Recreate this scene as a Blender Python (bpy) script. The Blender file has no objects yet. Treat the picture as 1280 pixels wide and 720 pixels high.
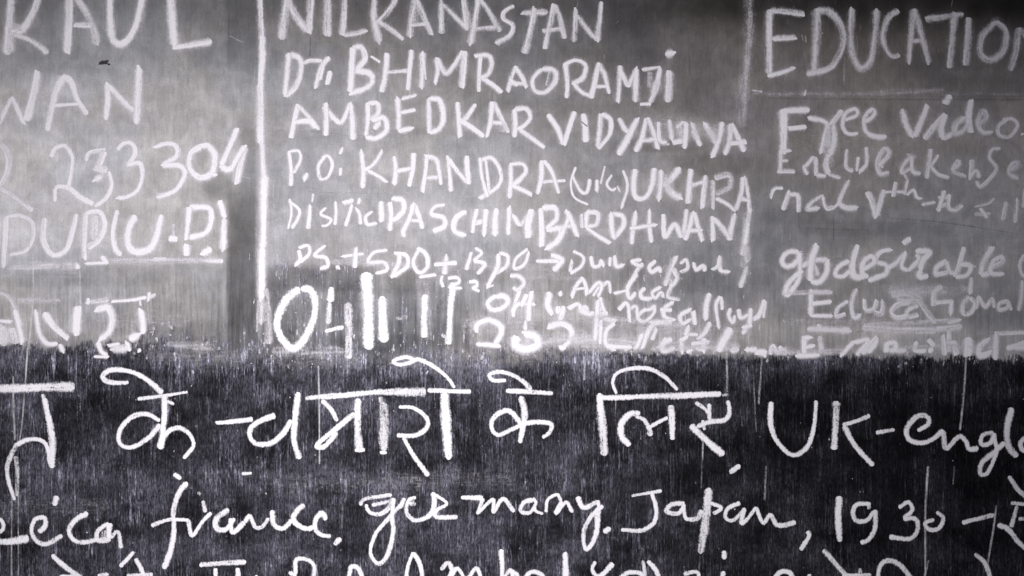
import bpy, math, random
import numpy as np
random.seed(7); rng = np.random.default_rng(7)
C = bpy.context.scene
col = C.collection
S = 0.00125                      # metres per unit of the board's own measure
ZC = 1.40                        # height of the view centre above the ground
def X(px): return (px - 640.0) * S
def Z(py): return (360.0 - py) * S + ZC

# ------------------------------------------------------------ camera, world, lamp
cam_d = bpy.data.cameras.new('camera'); cam = bpy.data.objects.new('camera', cam_d); col.objects.link(cam)
CD = 1.10
cam.location = (0, -CD, ZC); cam.rotation_euler = (math.radians(90), 0, 0)
cam_d.sensor_width = 36; cam_d.lens = 36 * CD / (1280 * S); cam_d.clip_end = 60; cam_d.clip_start = 0.02
C.camera = cam
w = bpy.data.worlds.new('World'); C.world = w; w.use_nodes = True
bg = w.node_tree.nodes['Background']; bg.inputs[0].default_value = (0.80, 0.82, 1.0, 1); bg.inputs[1].default_value = 0.10
ld = bpy.data.lights.new('lamp', 'SPOT'); lamp = bpy.data.objects.new('lamp', ld); col.objects.link(lamp)
lamp.location = (X(455), -1.17, Z(480)); lamp.rotation_euler = (math.radians(90), 0, 0)
ld.energy = 73; ld.color = (1.0, 0.972, 0.992); ld.spot_size = math.radians(124); ld.spot_blend = 1.0; ld.shadow_soft_size = 0.08
C.view_settings.view_transform = 'Standard'; C.view_settings.look = 'None'
C.view_settings.exposure = 0.0; C.view_settings.gamma = 1.0
C.render.engine = 'CYCLES'; C.cycles.transparent_max_bounces = 24
C.render.resolution_x = 1024; C.render.resolution_y = 576

# ------------------------------------------------------------ helpers
def lin(v):
    v = np.asarray(v, float) / 255.0
    return np.where(v <= 0.04045, v / 12.92, ((v + 0.055) / 1.055) ** 2.4)
def new_mesh(name, verts, faces, mat, parent=None, smooth=True):
    m = bpy.data.meshes.new(name); m.from_pydata(verts, [], faces)
    if smooth: m.polygons.foreach_set('use_smooth', [True] * len(m.polygons))
    m.materials.append(mat); m.update()
    o = bpy.data.objects.new(name, m); col.objects.link(o)
    if parent: o.parent = parent
    return o
class NT:
    def __init__(s, mat): s.t = mat.node_tree; s.n = s.t.nodes; s.l = s.t.links
    def node(s, typ, **kw):
        n = s.n.new(typ)
        for k, v in kw.items(): setattr(n, k, v)
        return n
    def put(s, sock, v):
        if v is None: return
        if isinstance(v, bpy.types.NodeSocket): s.l.new(v, sock)
        else: sock.default_value = v
    def math(s, op, a, b=None, c=None, clamp=False):
        n = s.node('ShaderNodeMath', operation=op, use_clamp=clamp)
        s.put(n.inputs[0], a); s.put(n.inputs[1], b); s.put(n.inputs[2], c); return n.outputs[0]
    def rng(s, v, a, b, c=0.0, d=1.0, smooth=True):
        n = s.node('ShaderNodeMapRange', interpolation_type='SMOOTHSTEP' if smooth else 'LINEAR', clamp=True)
        s.put(n.inputs['Value'], v)
        for k, x in zip(('From Min', 'From Max', 'To Min', 'To Max'), (a, b, c, d)): s.put(n.inputs[k], x)
        return n.outputs[0]
    def noise(s, vec, scale=1.0, detail=3, rough=0.5):
        n = s.node('ShaderNodeTexNoise'); s.put(n.inputs['Vector'], vec)
        n.inputs['Scale'].default_value = scale; n.inputs['Detail'].default_value = detail; n.inputs['Roughness'].default_value = rough
        return n.outputs['Fac']
    def vmul(s, vec, k):
        n = s.node('ShaderNodeVectorMath', operation='MULTIPLY'); s.put(n.inputs[0], vec); n.inputs[1].default_value = k
        return n.outputs[0]
    def mixc(s, f, a, b, mode='MIX'):
        n = s.node('ShaderNodeMix', data_type='RGBA', blend_type=mode); s.put(n.inputs[0], f); s.put(n.inputs[6], a); s.put(n.inputs[7], b)
        return n.outputs[2]
    def pos(s, k=(1 / S, 1 / S, 1 / S)):          # position on the board in its own measure
        g = s.node('ShaderNodeNewGeometry'); return s.vmul(g.outputs['Position'], k)

def make_material(name):
    m = bpy.data.materials.new(name); m.use_nodes = True; return m

# ------------------------------------------------------------ materials
def board_material():
    m = make_material('painted_board'); t = NT(m); b = t.n['Principled BSDF']
    p = t.pos()
    at = t.node('ShaderNodeAttribute', attribute_name='field')
    sep = t.node('ShaderNodeSeparateColor'); t.l.new(at.outputs['Color'], sep.inputs[0])
    up, lo, seam, stk = sep.outputs[0], sep.outputs[1], sep.outputs[2], at.outputs['Alpha']
    # vertical streaks of three sizes
    s1 = t.noise(t.vmul(p, (0.42, 1, 0.022)), 1, 4, 0.65)
    s2 = t.noise(t.vmul(p, (0.16, 1, 0.010)), 1, 3, 0.6)
    s3 = t.noise(t.vmul(p, (0.62, 1, 0.085)), 1, 3, 0.65)
    grain = t.noise(p, 0.55, 3, 0.7)
    cloud = t.noise(t.vmul(p, (0.022, 1, 0.018)), 1, 5, 0.6)
    cloud2 = t.noise(t.vmul(p, (0.06, 1, 0.05)), 1, 4, 0.65)
    wipe = t.noise(t.vmul(p, (0.010, 1, 0.05)), 1, 4, 0.6)
    # ragged seam
    gp = t.node('ShaderNodeSeparateXYZ'); t.put(gp.inputs[0], p)
    gx = gp.outputs[0]                                # ragged on the left, nearly straight on the right
    rag = t.math('ADD', t.rng(gx, 20, 130, 1.0, 0.26), t.math('MULTIPLY', t.rng(gx, -520, -460), -0.0))
    rag = t.math('MULTIPLY', rag, t.rng(gx, -500, -440, 0.45, 1.0))
    sm = t.math('ADD', seam, t.math('MULTIPLY', t.math('MULTIPLY', t.math('SUBTRACT', s1, 0.5), 1.0), rag))
    sm = t.math('ADD', sm, t.math('MULTIPLY', t.math('MULTIPLY', t.math('SUBTRACT', cloud2, 0.5), 1.3), rag))
    hw = t.math('MULTIPLY', t.math('MULTIPLY', rag, rag), 0.25)
    mask = t.rng(sm, t.math('SUBTRACT', 0.50, hw), t.math('ADD', 0.535, hw))
    # upper: wiped chalk dust
    u = t.math('MULTIPLY', up, t.rng(cloud, 0.3, 0.7, 0.90, 1.09))
    u = t.math('MULTIPLY', u, t.rng(cloud2, 0.3, 0.7, 0.91, 1.08))
    u = t.math('MULTIPLY', u, t.rng(wipe, 0.3, 0.7, 0.965, 1.035))
    u = t.math('MULTIPLY', u, t.rng(grain, 0.25, 0.75, 0.88, 1.12))
    u = t.math('MULTIPLY', u, t.rng(t.noise(t.vmul(p, (0.30, 1, 0.045)), 1, 4, 0.7), 0.3, 0.7, 0.93, 1.07))
    rub = t.node('ShaderNodeTexNoise'); t.put(rub.inputs['Vector'], t.vmul(p, (0.030, 1, 0.024))); rub.inputs['Scale'].default_value = 1
    rub.inputs['Detail'].default_value = 5; rub.inputs['Distortion'].default_value = 1.6
    u = t.math('MULTIPLY', u, t.rng(rub.outputs['Fac'], 0.42, 0.60, 0.93, 1.06))
    sv = t.math('MULTIPLY', t.math('SUBTRACT', t.math('ADD', s1, s2), 1.0), t.math('MULTIPLY', stk, 1.9))
    u = t.math('MULTIPLY', u, t.math('ADD', sv, 1.0))
    rub0 = t.noise(t.vmul(p, (0.016, 1, 0.014)), 1, 3, 0.6)
    # lower: black paint with bright streaks of dust in the grain
    k1 = t.rng(s1, 0.46, 0.78); k3 = t.rng(s3, 0.47, 0.78); k2 = t.rng(s2, 0.38, 0.68)
    kk = t.math('ADD', t.math('MULTIPLY', k1, 2.9), t.math('MULTIPLY', k3, 2.4))
    kk = t.math('MULTIPLY', kk, t.math('ADD', t.math('MULTIPLY', k2, 1.1), 0.3))
    kk = t.math('MULTIPLY', kk, t.rng(cloud2, 0.34, 0.66, 0.25, 1.7))
    kk = t.math('MULTIPLY', t.math('ADD', kk, t.rng(cloud, 0.36, 0.66, 0.0, 0.8)), t.rng(rub0, 0.40, 0.62, 0.45, 1.35))
    kk = t.math('MULTIPLY', kk, t.rng(grain, 0.3, 0.7, 0.6, 1.4))
    vor = t.node('ShaderNodeTexVoronoi'); t.put(vor.inputs['Vector'], t.vmul(p, (0.085, 0.01, 0.06))); vor.inputs['Scale'].default_value = 1.0
    vr = t.node('ShaderNodeSeparateColor'); t.l.new(vor.outputs['Color'], vr.inputs[0])
    fleck = t.math('MULTIPLY', t.rng(vor.outputs['Distance'], 0.10, 0.02), t.rng(vr.outputs[0], 0.45, 0.9))
    kk = t.math('ADD', kk, t.math('MULTIPLY', fleck, 4.5))
    l = t.math('ADD', t.math('MULTIPLY', lo, kk), t.math('MULTIPLY', lo, 0.12))
    haze = t.noise(t.vmul(p, (0.010, 1, 0.022)), 1, 4, 0.62)
    l = t.math('ADD', l, t.math('MULTIPLY', lo, t.math('MULTIPLY', t.rng(haze, 0.42, 0.66), t.rng(s2, 0.3, 0.7, 0.3, 0.85))))
    pit = t.noise(t.vmul(p, (0.55, 1, 0.16)), 1, 3, 0.75)
    l = t.math('MULTIPLY', l, t.rng(pit, 0.34, 0.66, 0.35, 1.65))
    l = t.math('ADD', l, 0.0015)
    # colour
    uc = t.node('ShaderNodeCombineColor')
    tint = t.noise(t.vmul(p, (0.006, 1, 0.008)), 1, 3, 0.6)
    tn = t.mixc(t.rng(tint, 0.38, 0.62), (0.99, 0.995, 1.04, 1), (1.03, 1.0, 0.985, 1))
    uv = t.node('ShaderNodeCombineXYZ'); [t.put(uv.inputs[i], u) for i in range(3)]
    ucol = t.mixc(1.0, uv.outputs[0], tn, 'MULTIPLY')
    lv = t.node('ShaderNodeCombineXYZ'); [t.put(lv.inputs[i], l) for i in range(3)]
    lcol = t.mixc(1.0, lv.outputs[0], (0.97, 0.95, 1.18, 1), 'MULTIPLY')
    ucol = t.mixc(t.math('MULTIPLY', t.rng(gx, -50, 350), t.rng(gp.outputs[2], 1130, 1420)), ucol, t.mixc(1.0, ucol, (1.06, 0.99, 0.95, 1), 'MULTIPLY'))
    t.put(b.inputs['Base Color'], t.mixc(mask, ucol, lcol))
    t.put(b.inputs['Roughness'], t.rng(mask, 0, 1, 0.93, 0.72, False))
    b.inputs['Specular IOR Level'].default_value = 0.05
    bump = t.node('ShaderNodeBump'); bump.inputs['Strength'].default_value = 0.35; bump.inputs['Distance'].default_value = 0.0006
    t.put(bump.inputs['Height'], t.math('ADD', s1, t.math('MULTIPLY', grain, 0.8))); t.l.new(bump.outputs[0], b.inputs['Normal'])
    return m

def chalk_material(name, colr, soft, lo_thr, streak):
    m = make_material(name); t = NT(m); b = t.n['Principled BSDF']; out = t.n['Material Output']
    p = t.pos(); fresh = name == 'fresh_chalk'
    at = t.node('ShaderNodeAttribute', attribute_name='stroke')
    sep = t.node('ShaderNodeSeparateColor'); t.l.new(at.outputs['Color'], sep.inputs[0])
    u, v, dens = sep.outputs[0], sep.outputs[1], sep.outputs[2]      # across 0..1, along, density
    wd = at.outputs['Alpha']
    a = t.math('ABSOLUTE', t.math('SUBTRACT', t.math('MULTIPLY', u, 2.0), 1.0))
    en = t.noise(p, 0.50 if fresh else 0.20, 3, 0.7)
    en2 = t.noise(t.vmul(p, (0.5, 1, 0.16)), 1, 2, 0.6)
    a = t.math('ADD', a, t.math('MULTIPLY', t.math('SUBTRACT', en, 0.5), 1.0 if fresh else 0.5))
    a = t.math('ADD', a, t.math('MULTIPLY', t.math('SUBTRACT', en2, 0.5), 0.6 if fresh else 0.45))
    edge = t.rng(a, soft, 1.02, 1.0, 0.0)
    cv = t.node('ShaderNodeCombineXYZ')
    t.put(cv.inputs[0], t.math('MULTIPLY', u, t.math('MULTIPLY', wd, 0.38))); t.put(cv.inputs[1], t.math('MULTIPLY', v, 0.045))
    st = t.noise(cv.outputs[0], 1, 2, 0.6)
    g1 = t.noise(t.vmul(p, (0.60, 1, 0.38)), 1, 3, 0.7)
    g2 = t.noise(p, 0.09, 3, 0.6)
    vg = t.noise(t.vmul(p, (0.42, 1, 0.022)), 1, 4, 0.65)
    val = t.math('ADD', t.math('MULTIPLY', g1, 0.9), t.math('MULTIPLY', st, streak))
    val = t.math('ADD', val, t.math('MULTIPLY', g2, 0.55))
    val = t.math('ADD', val, t.math('MULTIPLY', vg, 0.6))
    base = 1.025 + streak * 0.5
    val = t.math('SUBTRACT', val, base)                # about 0 on average, +-0.2
    val = t.math('ADD', val, t.math('MULTIPLY', t.math('SUBTRACT', dens, 0.5), 0.75))
    al = t.rng(val, lo_thr, 0.20)
    if not fresh: al = t.math('ADD', t.math('MULTIPLY', al, 0.80), t.math('MULTIPLY', dens, 0.26), None, True)
    al = t.math('MULTIPLY', al, edge)
    al = t.math('MULTIPLY', al, t.rng(dens, 0.0, 0.85, 0.22, 1.0, False), clamp=True)
    b.inputs['Roughness'].default_value = 1.0; b.inputs['Specular IOR Level'].default_value = 0.05
    t.put(b.inputs['Base Color'], t.mixc(t.rng(g1, 0.3, 0.7), tuple(c * 0.9 for c in colr) + (1,), colr + (1,)))
    tr = t.node('ShaderNodeBsdfTransparent'); mx = t.node('ShaderNodeMixShader')
    t.put(mx.inputs[0], al); t.l.new(tr.outputs[0], mx.inputs[1]); t.l.new(b.outputs[0], mx.inputs[2]); t.l.new(mx.outputs[0], out.inputs[0])
    return m
M_board = board_material()
M_soft = chalk_material('rubbed_chalk', (0.85, 0.825, 0.865), 0.25, -0.36, 1.05)
M_hard = chalk_material('fresh_chalk', (0.88, 0.86, 0.90), 0.46, -0.22, 0.70)
M_dark = make_material('bare_dark_paint'); _b = M_dark.node_tree.nodes['Principled BSDF']
_b.inputs['Base Color'].default_value = (0.035, 0.033, 0.038, 1); _b.inputs['Roughness'].default_value = 0.8
M_scr = chalk_material('dark_scratch', (0.045, 0.043, 0.05), 0.2, -0.40, 0.4)

# ------------------------------------------------------------ chalk strokes
ALL = []                          # every stroke, for the dust it shed on the board
KN = [0]
def resample(pts, step=1.6):
    P = np.array(pts, float)
    if len(P) == 1: P = np.vstack([P, P + [1.5, 1.0]])
    if len(P) > 2:
        Q = np.vstack([2 * P[0] - P[1], P, 2 * P[-1] - P[-2]]); out = []
        for i in range(1, len(Q) - 2):
            p0, p1, p2, p3 = Q[i - 1], Q[i], Q[i + 1], Q[i + 2]
            n = max(2, int(np.linalg.norm(p2 - p1) / step))
            for k in range(n):
                s = k / n
                out.append(0.5 * ((2 * p1) + (-p0 + p2) * s + (2 * p0 - 5 * p1 + 4 * p2 - p3) * s * s + (-p0 + 3 * p1 - 3 * p2 + p3) * s ** 3))
        out.append(P[-1]); P = np.array(out)
    else:
        n = max(3, int(np.linalg.norm(P[1] - P[0]) / step)); s = np.linspace(0, 1, n)[:, None]
        bow = math.sin(0) ; P = P[0] * (1 - s) + P[1] * s
    return P
def ribbon(pts, width, dens, store):
    P = resample(pts); n = len(P)
    tg = np.gradient(P, axis=0); tg /= (np.linalg.norm(tg, axis=1)[:, None] + 1e-9)
    nr = np.stack([-tg[:, 1], tg[:, 0]], 1)
    d = np.concatenate([[0], np.cumsum(np.linalg.norm(np.diff(P, axis=0), axis=1))]); L = d[-1]
    # the hand's small tremor and pressure
    ph = rng.uniform(0, 6.28, 4)
    P = P + (0.0 if width < 3.4 and L > 25 and dens < .66 else 1.0) * nr * (0.30 * np.sin(d / 13.0 + ph[0]) + 0.08 * np.sin(d / 4.1 + ph[1]))[:, None]
    wv = width * (1 + 0.10 * np.sin(d / 14.0 + ph[2]) + 0.03 * np.sin(d / 5.3 + ph[3]))
    tp = rng.uniform(-.16, .16); wv = wv * (1 + tp * (2 * d / max(L, 1) - 1))
    r = width * rng.uniform(.18, .42)
    end = np.minimum(d, L - d) + 0.5
    wv = wv * np.sqrt(np.clip(end / max(r, 0.1), 0.10, 1.0)) * 1.12
    dn = dens * (1 + 0.08 * np.sin(d / 17.0 + ph[0]))
    KN[0] += 1; off = 0.00035 + (KN[0] % 17) * 0.00004
    V, F, A = store; b0 = len(V); prof = (0, .25, .5, .75, 1.0)
    for i in range(n):
        for u in prof:
            q = P[i] + nr[i] * (u - 0.5) * wv[i]
            h = off + (1 - (2 * u - 1) ** 2) * 0.00035 + i * 1.2e-6
            V.append((X(q[0]), -h, Z(q[1]))); A.append((u, d[i] / 100 * 100, dn[i], width))
    for i in range(n - 1):
        for j in range(4):
            a = b0 + i * 5 + j; F.append((a, a + 5, a + 6, a + 1))
    ALL.append((P, width, dens))
def build_strokes(name, strokes, mat, parent):
    store = ([], [], [])
    for wd, dn, pts in strokes:
        if mat is M_soft and wd > 4.5 and name != 'chalk_scratch':
            ribbon([(x + rng.uniform(-.6, .6), y + rng.uniform(-.6, .6)) for x, y in pts], wd * 1.55, dn * 0.30, store); ALL.pop()
            ribbon(pts, wd * 1.02, dn, store)
            ang = rng.uniform(0, 6.28); q = wd * 0.20
            dx, dy = math.cos(ang) * q, math.sin(ang) * q
            n = len(pts)
            ribbon([(x + dx + rng.uniform(-.5, .5), y + dy + rng.uniform(-.5, .5)) for x, y in pts], wd * 0.42, min(1.1, dn * 1.12), store); ALL.pop()
        elif mat is M_hard:
            ribbon(pts, wd * 0.90, dn * 0.86, store)
        else: ribbon(pts, wd, dn, store)
    o = new_mesh(name, store[0], store[1], mat)
    at = o.data.attributes.new('stroke', 'FLOAT_COLOR', 'POINT')
    at.data.foreach_set('color', np.array(store[2], np.float32).ravel())
    if parent:
        o.parent = parent; o.matrix_parent_inverse = parent.matrix_world.inverted()
    return o
def parse(spec, ox, oy, dens):
    out = []
    for s in spec.split('|'):
        h, b = s.strip().split(':'); dn = dens
        if '@' in h: h, q = h.split('@'); dn = float(q)
        pts = [tuple(float(v) for v in q.split(',')) for q in b.split()]
        out.append((float(h) / 4, dn, [(ox + x / 4, oy + y / 4) for x, y in pts]))
    return out
TX = [0, 320, 640, 960]; TY = dict(A=0, B=160, C=300, D=430, E=540)
def line(label, group, mat, dens, items, category='chalk writing', fat=1.0):
    """items: (part name, tile, strokes[, density]); the strokes of one tile are in quarter units from its corner"""
    parsed = []
    for it in items:
        ox = TX[int(it[1][1])]; oy = TY[it[1][0]]
        parsed.append((it[0], parse(it[2], ox, oy, it[3] if len(it) > 3 else dens)))
    fat = fat * (1.14 if mat is M_soft else 1.0)
    parsed = [(n_, [(a * fat, b, c) for a, b, c in ss]) for n_, ss in parsed]
    x0 = min(p[0] for _, ss in parsed for s in ss for p in s[2]); y1 = max(p[1] for _, ss in parsed for s in ss for p in s[2])
    e = bpy.data.objects.new('chalk_line' if category == 'chalk writing' else 'ruled_line', None); col.objects.link(e)
    e.location = (X(x0), 0, Z(y1)); e.empty_display_size = 0.02
    e['label'] = label; e['category'] = category
    if group: e['group'] = group
    e.matrix_world.translation = e.location
    bpy.context.view_layer.update()
    for nm, ss in parsed: build_strokes(nm, ss, mat, e)
    return e
GL, GM, GR, GB = 'lines of the left column', 'lines of the middle column', 'lines of the right column', 'large lines on the black lower half'
L_, D_, P_ = 'chalk_letter', 'chalk_digit', 'punctuation_mark'

# ---- left column
line('thick chalk capitals K A U L cut by the top left edge', GL, M_soft, .78, [
 (L_, 'A0', '48:58,-20 48,140 40,275|40:198,-20 165,70 115,148 60,165|30@.7:60,168 150,200 205,238 240,272|40@.5:60,120 110,150'),
 (L_, 'A0', '44:347,-20 345,130 335,268|42@.62:378,-20 430,60 470,160 485,225|30:370,125 460,128'),
 (L_, 'A0', '38@.9:552,-20 552,100 562,190 600,222 650,188 690,100 715,-20'),
 (L_, 'A0', '46@.85:852,-20 862,100 875,230|34@.8:872,237 960,226 1062,208')], fat=1.08)
line('chalk capitals W A N, second row of the left column', GL, M_soft, .84, [
 (L_, 'A0', '34:-45,430 -10,625|28@.8:-5,620 60,485|28:60,485 95,560 125,620|46:135,605 165,500 192,355'),
 (L_, 'A0', '42:238,655 262,540 285,450 320,385|34:310,385 355,405 390,500 438,575|20@.85:275,527 400,520|30@.5:300,375 290,440'),
 (L_, 'A0', '32:530,600 540,500 540,415|32:545,428 610,500 675,560|42@.82:698,335 690,480 685,622')], fat=1.12)
line('chalk row of digits ending 233304, the bright 4 touching the dark strip', GL, M_soft, .9, [
 (D_, 'B0', '40@.68:-70,150 -30,95 20,95 48,150 40,220 5,290|26@.75:5,300 80,350 165,412'),
 (D_, 'B0', '26:255,145 280,100 330,92 362,150 358,220 345,300|30:275,368 285,300 345,303 400,345 470,380'),
 (D_, 'B0', '26@.75:430,165 450,125 530,112|44@.72:522,118 490,200|44@.7:475,195 540,212|40@.7:470,262 515,235|24@.85:548,215 560,290 530,350 475,392'),
 (D_, 'B0', '24:588,108 620,76 665,80 676,130 640,185|26:640,183 700,178 714,240 690,310 640,345 585,350'),
 (D_, 'B0', '28:772,97 830,80 880,90 885,140 812,187|30@.88:812,187 900,188 928,230 890,300 850,325 788,346'),
 (D_, 'B0', '36:1010,90 952,130 952,205 1005,248 1062,220 1075,140 1045,92 1000,92|26:1040,228 1085,236'),
 (D_, 'B0', '32@1.1:1188,0 1152,85 1108,190|34@1.05:1105,192 1140,208 1170,190|30@1.1:1160,200 1195,140 1225,90|34@1.1:1225,92 1205,180 1185,280')], fat=1.12)
line('chalk row of thick capitals with U.P. in brackets above a broken underline', GL, M_soft, .8, [
 (L_, 'B0', '38@.8:32,445 30,520 15,700|30@.75:40,442 100,438 158,470 165,550 125,615 50,635'),
 (L_, 'B0', '36:225,450 218,560 262,632 330,612 362,530 382,430'),
 (L_, 'B0', '34:430,425 425,540 425,655|38:430,425 500,418 525,480 500,555 440,600|50@.6:475,440 470,560'),
 (P_, 'B0', '32@.8:590,410 568,520 578,600 605,640'),
 (L_, 'B0', '46@1.1:677,435 642,520 652,600 710,618 770,580 808,432'),
 (P_, 'B0', '44@1:845,552 890,555|20@.5:868,480 868,540'),
 (L_, 'B0', '34@1.05:948,395 942,480 932,560|40@1.05:935,580 933,640|36@1.05:948,398 1040,398 1058,450 1030,522 945,548'),
 (P_, 'B0', '42@1.1:1008,632 1058,602'),
 (P_, 'B0', '36@1.05:1098,362 1124,450|40@.8:1122,450 1118,612'),
 ('underline', 'B0', '26@.8:190,690 262,686|22@.9:430,678 545,672|30@.9:510,640 535,675|24@.9:770,660 835,655|26@.95:1025,664 1118,664|34@.45:560,665 1110,662|30@.5:40,700 300,690|44@.4:150,680 400,690|30@.95:385,680 392,705')])
line('worn chalk characters with broken headline above the black half at far left', GL, M_soft, .85, [
 (L_, 'C0', '24@.6:-10,262 40,280 80,340 110,430|34@1:75,348 102,450 115,515|22@.8:-10,402 60,408|70@.62:20,430 20,530|40@.7:60,440 80,520'),
 (L_, 'C0', '26:180,350 190,430 210,490 242,520 292,517|36:222,362 270,430 345,492|48@1.1:388,330 380,480|24@.9:300,520 318,560'),
 (L_, 'C0', '36:478,352 540,338 562,400 545,460 498,503|26:490,510 508,556 540,576|18:470,582 545,583'),
 (L_, 'C0', '36@1.1:703,345 716,420 716,470|50@.8:700,470 650,500|28@.9:630,510 652,556|20:540,530 600,520|40@.7:560,545 640,540|20:690,556 706,545|12:700,300 704,330'),
 ('headline_bar', 'C0', '18@1:560,306 650,300 735,286|20@.8:740,305 748,260|20@.7:748,290 780,272|26@.6:430,312 545,300|30@.4:90,300 300,305|20@.9:440,320 445,290')], fat=1.12)
# ---- middle column
line('chalk capitals NILKANASTAN along the top of the middle column', GM, M_soft, .62, [
 (L_, 'A1', '42:157,-10 146,80 130,200|38:160,-5 200,80 262,160|38:276,-10 272,80 264,168'),
 (L_, 'A1', '42:358,-10 357,182'),
 (L_, 'A1', '34:442,-10 440,90 432,178|28:440,176 500,168 555,150'),
 (L_, 'A1', '36:592,-10 592,90 616,215|28:702,-8 660,60 605,115|26:612,110 680,150 738,200'),
 (L_, 'A1', '34:792,0 775,100 768,185|30:800,-5 840,90 880,175|22:770,126 850,120|40@.35:805,50 800,115'),
 (L_, 'A1', '28:925,0 930,170|28:938,25 1000,90 1065,150|34:1040,-10 1058,140'),
 (L_, 'A1', '34@.7:1112,-5 1095,100 1072,222|26:1120,-5 1170,70 1222,160|24:1092,146 1200,140'),
 (L_, 'A1', '24@.7:1292,30 1245,58 1240,95 1285,125 1270,175 1198,217'),
 (L_, 'A2', '28@.66:48,66 178,60|34@.66:112,40 100,120 62,270'),
 (L_, 'A2', '28@.68:212,20 190,120 165,247|26:215,25 245,110 262,195|22:152,156 250,145'),
 (L_, 'A2', '28:320,45 315,130 308,212|26:325,78 370,140 418,192|28@.7:446,8 436,100 425,207')], fat=1.05)
line('chalk row beginning Dr. with a tall B and ending in a dotted i', GM, M_soft, .78, [
 (L_, 'A1', '34@.85:165,265 155,370 148,478|34@.85:165,270 215,290 226,340 200,430 148,482'),
 (L_, 'A1', '22:240,318 270,305 330,305|28@.85:368,285 325,340 298,440|22:345,300 322,400'),
 (P_, 'A1', '32@.85:373,355 358,425'),
 (L_, 'A1', '36@.92:488,240 480,350 472,462|36@.9:480,245 525,238 545,290 510,340 485,352|36@.92:495,352 570,368 582,410 540,445 472,466|14@.9:575,280 622,312'),
 (L_, 'A1', '32@.82:657,265 650,360 628,462|28@.85:780,250 770,350 760,452|20:655,362 760,355'),
 (L_, 'A1', '34@.8:835,262 832,350 825,440|14:835,255 848,400'),
 (L_, 'A1', '30@.85:905,290 908,350 898,420|28:905,290 945,365 975,350 1035,255|38:1042,255 1035,350 1028,440'),
 (L_, 'A1', '24@.88:1122,280 1114,370 1112,460|26@.85:1092,280 1160,278 1178,320 1160,370 1125,388|26@.9:1128,388 1180,422 1230,465'),
 (L_, 'A2', '26@.82:20,330 -5,390 -20,460|28@.82:15,330 50,385 75,440|22:-20,415 70,422|26:-10,400 30,430'),
 (L_, 'A2', '28@.85:150,345 105,395 112,452 165,462 215,410 212,355 150,345|18@.5:190,360 170,430'),
 (L_, 'A2', '28@.85:268,320 278,420 272,492|26@.85:255,325 320,300 368,330 352,390 300,418|26@.85:310,420 350,462 405,490'),
 (L_, 'A2', '28@.85:430,315 415,400 395,492|28:430,315 465,380 487,470|24:410,432 475,430'),
 (L_, 'A2', '28@.82:540,328 535,430 530,512|24:540,340 580,435|24:580,435 622,340|32:622,340 618,440 616,512'),
 (L_, 'A2', '20:650,350 745,338|30:742,340 722,430 690,515|46@.7:732,400 705,480|22@.8:640,520 695,520|40@.4:690,360 690,440'),
 (L_, 'A2', '42@.8:787,352 780,512|48@.8:765,272 812,268')])
line('chalk capitals of two words, third row of the middle column', GM, M_soft, .8, [
 (L_, 'A1', '30@.9:212,520 195,600 178,692|26:205,525 260,580 318,648|30@.88:195,612 270,605 300,640'),
 (L_, 'A1', '28@.88:348,515 352,600 350,680|28@.9:345,540 400,598 432,605 475,515|32@.95:474,515 482,610 486,700|30:335,550 365,560'),
 (L_, 'A1', '26@.88:560,512 560,600 548,682|26:560,515 608,520 608,570 570,600|30@.95:580,605 640,590 655,650 605,690 548,686|30@.9:590,645 620,610'),
 (L_, 'A1', '30@.95:708,488 714,570 715,655|20@.8:730,495 805,475|22:725,562 798,548|30@.95:712,658 785,640'),
 (L_, 'A1', '26@.9:862,492 866,590 868,660|30@.92:862,492 918,505 936,590 915,645 868,666'),
 (L_, 'A1', '28@.95:1008,510 1016,600 1020,686|24@.8:1100,520 1050,590 1018,608|30@.92:1020,603 1080,640 1140,686'),
 (L_, 'A1', '26@.95:1182,508 1175,600 1155,686|28:1185,510 1220,580 1262,665|24:1172,612 1240,615|50@.45:1225,620 1245,660'),
 (L_, 'A2', '26@.9:12,545 15,620 12,688|26@.85:12,548 72,545 92,590 60,630 25,645|26@.88:40,650 90,685 165,738'),
 (L_, 'A2', '28@.9:178,572 225,640 255,725|28@.9:315,558 285,640 258,725'),
 (L_, 'A2', '34@.92:358,568 366,640 370,712'),
 (L_, 'A2', '26@.8:442,568 438,650 430,735|26@.85:450,568 492,600 487,670 430,745'),
 (L_, 'A2', '28@.88:535,590 560,640 590,665|32@.92:628,592 585,680 530,775'),
 (L_, 'A2', '28@.9:670,595 650,690 618,760|28@.85:675,588 705,660 730,745|24:650,705 725,695'),
 (L_, 'A2', '24@.75:735,610 740,700 775,712|40@.5:720,700 780,715'),
 (L_, 'A2', '28@.85:785,598 800,700|28@.88:800,712 870,700|24@.75:860,610 820,640|36@.5:840,630 850,700'),
 (L_, 'A2', '28@.85:870,612 868,690 862,745|28@.8:900,615 925,690 945,730|30@.7:905,650 930,700'),
 (L_, 'A2', '30@.85:960,615 1000,680 1020,720|30@.88:1052,610 1035,700 1000,785|60@.45:985,640 1030,700'),
 (L_, 'A2', '28@.92:1092,618 1085,710 1062,775|28@.92:1098,618 1130,690 1160,760|26@.85:1080,716 1172,708')], fat=1.1)
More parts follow.
